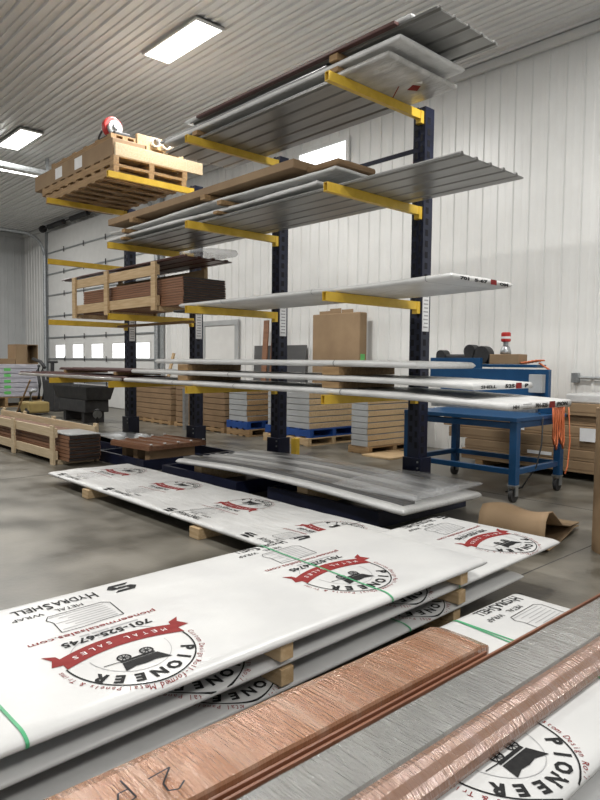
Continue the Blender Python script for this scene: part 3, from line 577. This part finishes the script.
# red and white reel with hose on top
t = thing('cable_reel', 'red and white reel machine with black hose on the high left load', 'reel', (-9.7195, 4.9188, 4.9612))
mb = MB(); mb.box((-0.2754, -0.1181, 0), (0.2361, 0.1574, 0.063)); mb.build('base', 'dark', t, bevel=.02)
mb = MB(); mb.tube([(-.13, 0, .2), (-.02, 0, .2)], .16, 20); mb.build('red_drum', 'red', t, bevel=.02)
mb = MB(); mb.tube([(-.015, 0, .17), (.055, 0, .17)], .12, 20); mb.build('white_wheel', 'greystack', t, bevel=.02)
mb = MB(); mb.tube([(.066, 0, .19), (.09, 0, .19)], .05, 12); mb.build('hub', 'galv', t)
mb = MB(); mb.tube([(-.24-.24*math.cos(a_/6*PI), -.04, .06+.16*math.sin(a_/6*PI)) for a_ in range(7)], .018, 8); mb.build('hose', 'dark', t, smooth=True)

# ------------------------------------------------------------------ silver bundle on floor frames
def frame(label, x0, x1, y0, y1, h, name='steel_floor_frame', m_='navy', group='navy steel floor frames'):
    t = thing(name, label, 'steel frame', (x0, y0, 0), 0, group); L = x1-x0; W = y1-y0
    for nme, a, b in (('front_rail', (0, 0, 0), (L, .05, h)), ('rear_rail', (0, W-.05, 0), (L, W, h)), ('side_rail', (0, .051, 0), (.05, W-.051, h)), ('side_rail', (L-.05, .051, 0), (L, W-.051, h)), ('bottom_plate', (.051, .051, .005), (L-.051, W-.051, .02))):
        mb = MB(); mb.box(a, b); mb.build(nme, m_, t, bevel=.003)
    return t
block('wood block inside the left navy frame holding up the silver bundle', (-6.75, 4.85, .021), (.16, .7, .188), 0, 'wood', 'blocks in the navy frames')
block('wood block inside the right navy frame under the silver bundle', (-4.9, 4.9, .021), (.16, .7, .188), 0, 'wood', 'blocks in the navy frames')
SD = lambda q: .055*math.sin(PI*min(1, max(0, q/3.6)))
t = bundle('silver_panel_bundle', 'long silver and charcoal panel bundle in clear film on navy frames', 'wrapped bundle', (-7.1, 5.0, .198), -.012, 3.68, 1.2, .065, mats='whitec', seed=18, r=.05, wr=.006, ends=True, droop=SD)
for k, (y0, y1, mm, x0, x1) in enumerate(((-.50, -.34, 'dsheet', .03, 3.60), (-.325, -.17, 'silver', .2, 3.5), (-.155, -.03, 'dsheet', .1, 3.54), (-.015, .14, 'silver', .3, 3.5), (.155, .28, 'dsheet', .1, 3.4), (.30, .52, 'silver', .15, 3.45))):
    mb = MB(); zt = .088+.004*(k % 2); n = 16; vs_ = []
    for i in range(n+1):
        x = x0+(x1-x0)*i/n; dz = SD(x); vs_ += [(x, y0, .062+dz), (x, y1, .062+dz), (x, y1, zt+dz), (x, y1-.012, zt+.006+dz), (x, (y0+y1)/2, zt-.004+dz), (x, y0+.012, zt+.006+dz), (x, y0, zt+dz)]
    mb.add(vs_, [(7*i+j, 7*i+(j+1) % 7, 7*i+7+(j+1) % 7, 7*i+7+j) for i in range(n) for j in range(7)]+[tuple(range(7)), tuple(7*n+j for j in range(7))]); mb.build('panel_strip', mm, t)
bundle('film_wrap', 'crumpled clear film bunched around the right end of the silver bundle', 'plastic film', (-4.45, 5.05, .298), .05, 1.0, 1.15, .05, mats='film', seed=33, wr=.06, r=.04)
# small brown panel stack
for k in range(3): block('wood block in the navy frame under the brown panels, %s' % ['left', 'middle', 'right'][k], (-8.7+.33*k, 4.9, .021), (.1, .8, .249), .1, 'cardd', 'blocks under the brown panels')
t = thing('panel_stack', 'short stack of brown ribbed panels with pale screw studs', 'panel stack', (-8.8, 4.36, .271), .1)
for k in range(3):
    mb = MB(); mb.box((0, 0, .022*k), (.95, 1.0, .022*k+.018))
    for j in range(5): mb.box((0.0, j*.23+.02, .022*k+.018), (.95, .05+j*.23, .022*k+(.022 if k < 2 else .035)))
    mb.build('ribbed_panel', 'brown', t)
mb = MB()
for j in range(5):
    for xx in (-.004, .93): mb.box((xx, .02+j*.23, .08), (xx+.024, .05+j*.23, .094))
mb.build('rib_caps', 'paper', t)
mb = MB(); mb.box((0, 0, 0), (1.1, .09, .07)); 
frame('low black frame standing between the floor crate and the brown panels', -10.9, -9.4, 4.75, 5.6, .18)
bundle('steel_offcut', 'bent shiny metal offcut on the low black frame behind the floor crate', 'sheet metal', (-10.9, 5.2, .182), 0, 1.45, .7, .02, mats='silver', seed=41, wr=.02, r=.01, droop=lambda q: .05*math.sin(q*2.1))
# ------------------------------------------------------------------ crate at left
crate('wooden_crate', 'open pale wooden crate on the floor at the left edge', -13.2, -9.12, 3.68, 4.3, 0, .52, (.012, .28, .60, .985), 'woody', rail=.13, group='open crates')
planks('siding_stack', 'brown siding boards with black ends inside the floor crate', 'siding stack', -13.1, -8.82, 3.75, 4.22, .072, 7, .052, 'brown', 'blackend', jit=.03)
mb = MB(); mb.box((0, 0, 0), (.75, .46, .012)); tag(mb.build('pale_cover_sheet', 'greystack', loc=(-9.55, 3.755, .442)), 'pale flat sheet covering the end of the siding in the floor crate', 'sheet')
# ------------------------------------------------------------------ machines behind
t = thing('metal_brake', 'black sheet metal folding brake with raised handles behind the floor crate', 'machine', (-18.3, 7.4, 0))
mb = MB(); mb.box((-.9, 0, 0), (-.1, .6, .9)); mb.box((-.8, .05, .9), (-.2, .5, 1.12)); mb.build('pedestal', 'dark', t, bevel=.04)
mb = MB(); mb.box((-.75, .6, .3), (-.1, 1.0, .8)); mb.build('gearbox', 'galv', t, bevel=.05)
for a_ in (-1.5, -1.15):
    mb = MB(); mb.tube([(a_, .1, .3), (a_+.1, .1, .75), (a_-.05, .1, 1.15), (a_+.05, .1, 1.3)], .05, 8); mb.build('lever', 'dark', t, smooth=True)
mb = MB(); mb.tube([(-1.9, .1, 1.5), (-1.3, .1, 1.42), (-1.0, .1, 1.25)], .05, 8); mb.build('handle', 'dark', t, smooth=True)
mb = MB(); mb.tube([(-.7, .2, 1.12), (-.68, .2, 1.42)], .06, 8); mb.tube([(-.95, .2, 1.42), (-.35, .2, 1.42)], .035, 8); mb.build('crank', 'dark', t)
t = thing('tipping_hopper', 'black steel tipping hopper with slanted front under the lowest left arms', 'hopper', (-16.1, 6.6, 0))
mb = MB(); mb.prism([(0, 0), (1.5, 0), (1.5, .6), (0, .6)], .25, .55); mb.add([(-.15, 0, .55), (1.6, 0, .55), (1.6, .6, .55), (-.15, .6, .55), (-.3, -.06, .86), (1.7, -.06, .86), (1.7, .66, .86), (-.3, .66, .86)], [(0, 1, 5, 4), (1, 2, 6, 5), (2, 3, 7, 6), (3, 0, 4, 7), (0, 1, 2, 3)]); mb.build('bin', 'dark', t, bevel=.02)
for xx in (.15, 1.2):
    mb = MB(); mb.box((xx, .05, 0), (xx+.15, .55, .249)); mb.build('skid', 'dark', t)
mb = MB(); mb.tube([(-.9, -.1, .05), (.1, -.1, .95)], .022, 8); o = tag(mb.build('pry_bar', 'woodd', loc=(-17.3, 6.4, 0)), 'thin rod leaning diagonally against the black hopper', 'rod')
t = thing('floor_machine', 'small grey and khaki machine standing between the brake and the hopper', 'machine', (-17.9, 6.6, 0))
mb = MB(); mb.box((-.35, -.25, .05), (.35, .35, .35)); mb.build('housing', 'hv', t, bevel=.05)
mb = MB(); mb.tube([(-.1, 0, .35), (-.1, 0, .62), (.25, 0, .66)], .05, 8); mb.build('motor_arm', 'galv', t, smooth=True)
mb = MB(); mb.tube([(-.25, -.26, .1), (-.25, -.2, .1)], .1, 14); mb.tube([(.25, -.26, .1), (.25, -.2, .1)], .1, 14); mb.build('wheels', 'dark', t)
# work light lying on the crate end
t = thing('work_lamp', 'black lamp head with bright reflector by the right end of the floor crate', 'work lamp', (-12.9, 6.1, 0))
mb = MB(); mb.tube([(0, 0, 0), (0, 0, .3)], .03, 8); mb.build('stand', 'dark', t)
mb = MB(); mb.tube([(-.14, .06, .42), (.03, -.01, .36)], [.05, .11], 16); mb.build('lamp_head', 'dark', t)
mb = MB(); mb.tube([(.031, -.0101, .36), (.04, -.014, .357)], .095, 16); mb.build('reflector', 'galv', t)
mb = MB(); mb.tube([(-.1, .05, .3), (.0, 0, .3)], .03, 8); mb.build('yoke', 'dark', t)
# left film wrapped stack
t = thing('film_wrapped_stack', 'tall lavender film wrapped stack with green stickers at far left', 'wrapped stack', (-22.7, 5.9, 0))
for k in range(7):
    mb = MB(); mb.box((0, 0, .32+.145*k), (1.7, 2.1, .32+.145*k+.135)); mb.build('layer', 'purple', t, bevel=.02)
for k in range(5):
    mb = MB(); mb.box((1.701, 1.0, .40+.18*k), (1.706, 1.2, .49+.18*k)); mb.build('sticker', 'green', t)
pallet('wooden_pallet', 'pallet under the lavender film wrapped stack', -22.75, 5.85, 0, 1.8, 2.2, 'woodd', .31, 8, group='pallets on the floor')
mb = MB(); mb.box((0, 0, 0), (1.5, 1.35, .17)); tag(mb.build('cardboard_carton', 'card', loc=(-22.6, 5.92, 1.335), bevel=.01), 'flat carton on the lavender wrapped stack', 'carton')
t = thing('open_carton', 'upright open cardboard box on the lavender wrapped stack', 'carton', (-21.8, 7.29, 1.335))
mb = MB(); mb.box((0, 0, 0), (.7, .02, .62)); mb.box((0, .02, 0), (.02, .68, .62)); mb.box((0, .68, 0), (.7, .7, .62)); mb.box((.02, .02, 0), (.7, .68, .02)); mb.box((.02, .02, .60), (.7, .68, .62)); mb.build('box_body', 'card', t)
mb = MB(); mb.box((.701, .0, .0), (.712, .36, .61)); mb.build('flap', 'card', t)

# ------------------------------------------------------------------ stacks behind the rack
def boxstack(label, x0, x1, y0, y1, z0, n, h, front, side, name='board_stack', cat='board stack', group='board stacks behind the rack', jit=.03):
    t = thing(name, label, cat, (x0, y0, z0), 0, group)
    for k in range(n):
        j = random.uniform(-jit, 0); L = x1-x0; W = y1-y0; mb = MB()
        mb.box((0, 0, h*k), (L+j, W, h*k+h*.9)); mb.box((L+j, .006, h*k+.004), (L+j+.006, W-.006, h*k+h*.87), 1)
        mb.build('layer', [front, side], t, bevel=.004)
    return t
# stack on blue pallet on wooden pallet
pallet('wooden_pallet', 'pine pallet under the blue pallet behind the rack', -9.62, 7.9, 0, 1.25, 1.32, 'wood', .14, 6, group='pallets on the floor')
pallet('plastic_pallet', 'blue pallet under the middle board stack', -9.65, 7.97, .142, 1.26, 1.24, 'bluep', .15, 5, group='blue pallets')
boxstack('grey faced board stack with wooden ends on the blue pallet', -9.6, -8.44, 8.0, 9.2, .295, 6, .11, 'greystack', 'wood')
boxstack('taller wood ended board stack just left of the right column', -7.42, -7.05, 8.0, 9.3, .12, 8, .10, 'greystack', 'wood')
pallet('wooden_pallet', 'pallet under the wood ended stack by the right column', -7.47, 7.98, 0, .46, 1.35, 'woodd', .118, 5, group='pallets on the floor')
block('bare plywood piece lying on the floor behind the right column', (-6.7, 8.2, 0), (.6, .8, .03), 0, 'wood', name='plywood_piece', cat='plywood')
boxstack('grey faced board stack left of the second column', -10.85, -10.25, 8.0, 8.75, .295, 6, .11, 'greystack', 'woodd')
pallet('plastic_pallet', 'blue pallet under the stack left of the second column', -10.9, 7.97, .142, .7, .85, 'bluep', .15, 4, group='blue pallets')
pallet('wooden_pallet', 'pine pallet under the left blue pallet', -10.9, 7.97, 0, .75, .9, 'woodd', .14, 4, group='pallets on the floor')
boxstack('film wrapped brown carton stack right of the third column', -12.9, -11.0, 8.0, 8.8, .1, 7, .125, 'cardd', 'card', name='carton_stack', cat='carton stack', group='wrapped carton stacks')
boxstack('film wrapped brown carton stack left of the third column', -15.1, -13.1, 8.0, 8.8, .1, 7, .125, 'cardd', 'card', name='carton_stack', cat='carton stack', group='wrapped carton stacks')
for x0, L, nm in ((-12.95, 1.95, 'right'), (-15.15, 2.05, 'left')): pallet('wooden_pallet', 'low pallet under the brown carton stack %s of the third column' % nm, x0, 7.98, 0, L, .85, 'woodd', .098, 6, group='pallets on the floor')
mb = MB(); mb.box((-.04, -.05, 0), (.04, .05, .9)); tag(mb.build('steel_post', 'galv', loc=(-12.1, 7.75, 0)), 'pale upright post beside the wrapped carton stack', 'post')
mb = MB(); mb.box((-.06, -.04, 0), (.06, .04, .3)); tag(mb.build('yellow_post', 'yellow', loc=(-7.6, 6.9, 0), bevel=.006), 'short yellow post stub on the floor in front of the pallets', 'post')
# leaning items by the wall
t = thing('leaning_carton', 'tall battered brown cardboard carton leaning on the back wall', 'carton', (-9.45, 8.95+.35, .0))
mb = MB(); mb.box((-.25, -.05, 0), (1.05, .16, 2.46)); mb.build('carton_body', 'card', t, bevel=.02)
for xx, h in ((0, .06), (.3, .1), (.62, .07)):
    mb = MB(); mb.box((xx-.1, -.0, 2.461), (xx+.2, .012, 2.46+h)); mb.build('torn_flap', 'card', t)
mb = MB(); mb.box((1.051, -.02, 1.5), (1.054, .1, 1.66)); mb.build('sticker', 'green', t)
mb = MB(); mb.box((1.051, -.02, 1.36), (1.054, .1, 1.49)); mb.build('shipping_label', 'paper', t)
mb = MB(); mb.box((0, 0, 0), (.16, .03, 2.42)); o = mb.build('leaning_plank', 'brown', loc=(-11.38, 9.2, 0)); o.rotation_euler = (-.06, 0, 0); tag(o, 'left brown plank of two leaning on the back wall', 'plank', 'planks leaning on the wall')
mb = MB(); mb.box((0, 0, 0), (.18, .03, 2.36)); o = mb.build('leaning_plank', 'brown', loc=(-11.15, 9.25, 0)); o.rotation_euler = (-.06, 0, 0); tag(o, 'right brown plank of two leaning on the back wall', 'plank', 'planks leaning on the wall')
mb = MB(); mb.box((0, 0, 0), (1.75, .03, 1.86)); o = mb.build('grey_panel', 'dsheet', loc=(-11.9, 9.42, 0)); o.rotation_euler = (-.04, 0, 0); tag(o, 'dark grey panel leaning on the wall behind the brown planks', 'panel')
mb = MB(); mb.box((0, 0, 0), (.09, .05, 1.75)); o = mb.build('leaning_plank', 'wood', loc=(-15.5, 9.05, 0)); o.rotation_euler = (-.2, .1, 0); tag(o, 'thin pale plank leaning beside the garage door track', 'plank', 'planks leaning on the wall')

# ------------------------------------------------------------------ blue cart
t = thing('steel_cart', 'blue steel cart on casters under the right rack bundles', 'cart', (-4.3, 7, 0))
CO = (-4.3, 7, 0)
def cb(name, a, b, m_='blue', par=None, bev=.004):
    mb = MB(); loc_box(mb, a, b, CO); return mb.build(name, m_, par or t, bevel=bev)
for x in (-5.08, -3.64):
    for y in (6.44, 7.46):
        cb('leg', (x, y, .19), (x+.085, y+.085, .88))
        mb = MB(); ox, oy = x+.04+4.3, y+.04-7
        mb.box((ox-.05, oy-.05, .175), (ox+.05, oy+.05, .189)); mb.box((ox-.045, oy-.03, .07), (ox-.035, oy+.03, .175)); mb.box((ox+.035, oy-.03, .07), (ox+.045, oy+.03, .175)); c = mb.build('caster', 'galv', t)
        mb = MB(); mb.tube([(ox-.02, oy, .072), (ox+.02, oy, .072)], .072, 18); mb.build('wheel', 'dark', c)
for y in (6.45, 7.47):
    cb('long_rail', (-4.994, y, .80), (-3.641, y+.06, .868)); cb('long_rail', (-4.994, y, .30), (-3.641, y+.06, .36))
for x in (-5.07, -3.63):
    cb('short_rail', (x, 6.526, .81), (x+.06, 7.459, .88)); cb('short_rail', (x, 6.526, .30), (x+.06, 7.459, .36))
cb('table_top', (-5.07, 6.42, .881), (-3.55, 7.58, .925)); cb('back_panel', (-5.3, 7.50, .926), (-3.75, 7.575, 1.44)); cb('raised_panel', (-5.55, 7.60, 1.2), (-4.75, 7.66, 1.58)); cb('side_box', (-3.74, 7.30, .926), (-3.60, 7.55, 1.08)); cb('control_box', (-3.95, 7.40, 1.16), (-3.78, 7.49, 1.38), 'greystack')
mb = MB()
for a, b in ((.02, .45),): mb.box((-1.0, .3, .926), (.5, .36, .99))
mb.build('guide_rail', 'galv', t)
# things on the cart
ot = thing('black_tool_motor', 'black motor with round pulleys on the left end of the blue cart', 'motor', (-5.1, 7.81, 1.50))
mb = MB(); mb.box((-.45, -.1, 0), (.35, .1, .13)); mb.build('motor_body', 'dark', ot, bevel=.03)
mb = MB(); mb.tube([(.12, -.12, .17), (.12, .02, .17)], .09, 16); mb.build('pulley', 'dark', ot)
mb = MB(); mb.tube([(.3, -.12, .12), (.3, .02, .12)], .12, 16); mb.build('pulley', 'dark', ot)
mb = MB(); mb.tube([(-.35, -.12, .12), (-.35, .02, .12)], .07, 14); mb.build('pulley', 'dark', ot)
cb('support_shelf', (-5.58, 7.68, 1.46), (-4.0, 7.93, 1.498)); 
mb = MB(); mb.box((0, 0, 0), (.42, .22, .13)); tag(mb.build('small_carton', 'card', loc=(-4.67, 7.69, 1.50), bevel=.006), 'small brown carton on the blue cart under the red lantern', 'carton')
ot = thing('red_lantern', 'red and white topped jar lantern standing on the small carton', 'lantern', (-4.50, 7.80, 1.632))
mb = MB(); mb.tube([(0, 0, 0), (0, 0, .03), (0, 0, .09), (0, 0, .11)], [.07, .07, .055, .03], 16); mb.build('glass_jar', 'galv', ot, smooth=True)
mb = MB(); mb.tube([(0, 0, .111), (0, 0, .16)], .035, 14); mb.build('neck', 'galv', ot)
mb = MB(); mb.tube([(0, 0, .161), (0, 0, .175), (0, 0, .27), (0, 0, .285)], [.055, .062, .062, .05], 16); mb.build('red_cap', 'red', ot)
mb = MB(); mb.tube([(0, 0, .20), (0, 0, .23)], .0635, 16); mb.build('white_band', 'paper', ot)
mb = MB()
for k in range(5): 
    z = 1.50; mb.tube([(-4.2+.05*k+.05*math.cos(q), 7.76+.05*math.sin(q), z+.02+.008*k) for q in [j*PI/5 for j in range(11)]], .012, 6)
mb.tube([(-4.0+.02*k, 7.74, 1.52-.012*k) for k in range(8)], .012, 6)
tag(mb.build('orange_hose', 'orange', smooth=True), 'coiled orange hose beside the small carton on the blue cart', 'hose')
mb = MB()
for k in range(5):
    y = 7.35-.055*k; a_ = .36+.06*(k % 3)
    mb.tube([(-3.50+.02*(k % 2), y, 1.06), (-3.485, y-.01, .9), (-3.49, y, a_+.25), (-3.49, y+.03, a_+.17), (-3.49, y+.055, a_+.25), (-3.5, y+.045, .9), (-3.5+.02*(k % 2), y+.05, 1.06)], .012, 6)
mb.tube([(-3.5+.02, 7.35-.05*k, 1.07) for k in range(6)], .013, 6)
mb.tube([(-3.49, 7.5, 1.0), (-3.485, 7.55, .6), (-3.49, 7.52, .3), (-3.49, 7.46, .22)], .01, 6)
tag(mb.build('extension_cord', 'orange', smooth=True), 'orange extension cord hanging in loops at the right end of the blue cart', 'cord')
mb = MB(); mb.tube([(-3.7, 7.2, .93), (-3.55, 7.0, .9), (-3.53, 6.95, .6), (-3.56, 6.9, .35), (-3.7, 6.85, .1), (-3.9, 6.85, .02)], .009, 6); tag(mb.build('power_cable', 'dark', smooth=True), 'thin black cable drooping from the blue cart to the floor', 'cable')

# ------------------------------------------------------------------ long cartons at right
for k, (x0, x1, y0, y1, z0, h, nm) in enumerate(((-5.5, -1.6, 8.35, 9.4, .10, .15, 'lowest long carton of the right stack'), (-5.45, -1.4, 8.36, 9.4, .255, .14, 'second long carton of the right stack'), (-5.75, -1.7, 8.38, 9.35, .40, .15, 'third long carton of the right stack, reaching furthest left'),
        (-5.9, -1.6, 8.45, 9.4, .555, .14, 'fourth long carton of the right stack'), (-5.3, -1.8, 8.50, 9.35, .70, .13, 'fifth long carton of the right stack'), (-4.2, -1.5, 8.45, 9.3, .835, .16, 'top long carton of the right stack behind the cord'))):
    mb = MB(); mb.box((0, 0, 0), (x1-x0, y1-y0, h)); o = tag(mb.build('long_carton', ['card'], loc=(x0, y0, z0), bevel=.008), nm, 'carton', 'long cartons stacked along the wall')
    mb = MB(); mb.box((0, -.004, h*.3), (x1-x0, -.001, h*.34)); mb.build('carton_seam', 'cardd', o)
    if k in (1, 3): mb = MB(); mb.box((1.0, -.006, .03), (1.35, -.004, .075)); mb.build('shipping_label', 'paper', o)
mb = MB(); mb.box((0, 0, 0), (2.6, .9, .12)); o = tag(mb.build('wrapped_panel_box', 'whitec', loc=(-4.0, 8.5, .997), bevel=.02), 'flat white package on top of the long cartons', 'package')
mb = MB(); mb.box((0, 0, 0), (.26, .004, .17)); tag(mb.build('paper_label', 'paper', loc=(-3.72, 8.33, .52)), 'white paper sheet stuck on the front of the long cartons', 'paper')
for x, nm in ((-5.2, 'left'), (-3.4, 'middle'), (-1.9, 'right')): block('timber bearer under the long cartons, %s one' % nm, (x, 8.85, 0), (.12, 1.0, .098), 0, 'woodd', 'bearers under the long cartons', name='timber_bearer', cat='timber')
# cardboard tube at right edge
t = thing('cardboard_tube', 'thick upright brown cardboard tube at the right edge', 'tube', (-2.03, 5.45, 0))
mb = MB(); n = 32; vs_ = []
for z in (0, 1.16):
    for rr in (.25, .235): vs_ += [(rr*math.cos(2*PI*j/n), rr*math.sin(2*PI*j/n), z) for j in range(n)]
fs = []
for j in range(n):
    q = (j+1) % n; fs += [(j, q, 2*n+q, 2*n+j), (n+j, 3*n+j, 3*n+q, n+q), (2*n+j, 2*n+q, 3*n+q, 3*n+j), (j, n+j, n+q, q)]
mb.add(vs_, fs); mb.build('tube_wall', 'card', t, smooth=False)
# curled cardboard on the floor
prof = [(1.05, .05), (.75, .075), (.5, .13), (.33, .22), (.2, .29), (.1, .30), (.03, .25), (0, .15), (.03, .05), (.13, .012), (.4, .008), (.7, .03), (.9, .05), (1.04, .035)]
mb = MB(); vs_ = []; n = len(prof); L = .56; ni = 10
for i in range(ni+1):
    for (y, z) in prof: vs_.append((L*i/ni, y+.03*math.sin(i*.5), z*(1+.06*math.sin(i*.7))))
mb.add(vs_, [(i*n+j, i*n+j+1, (i+1)*n+j+1, (i+1)*n+j) for i in range(ni) for j in range(n-1)])
o = mb.build('curled_cardboard', 'card', loc=(-2.98, 4.80, 0), smooth=True); md = o.modifiers.new('solid', 'SOLIDIFY'); md.thickness = .012; md.offset = 1
o.rotation_euler = (0, 0, .18)
tag(o, 'large sheet of brown cardboard folded over in a curl on the concrete floor', 'cardboard')
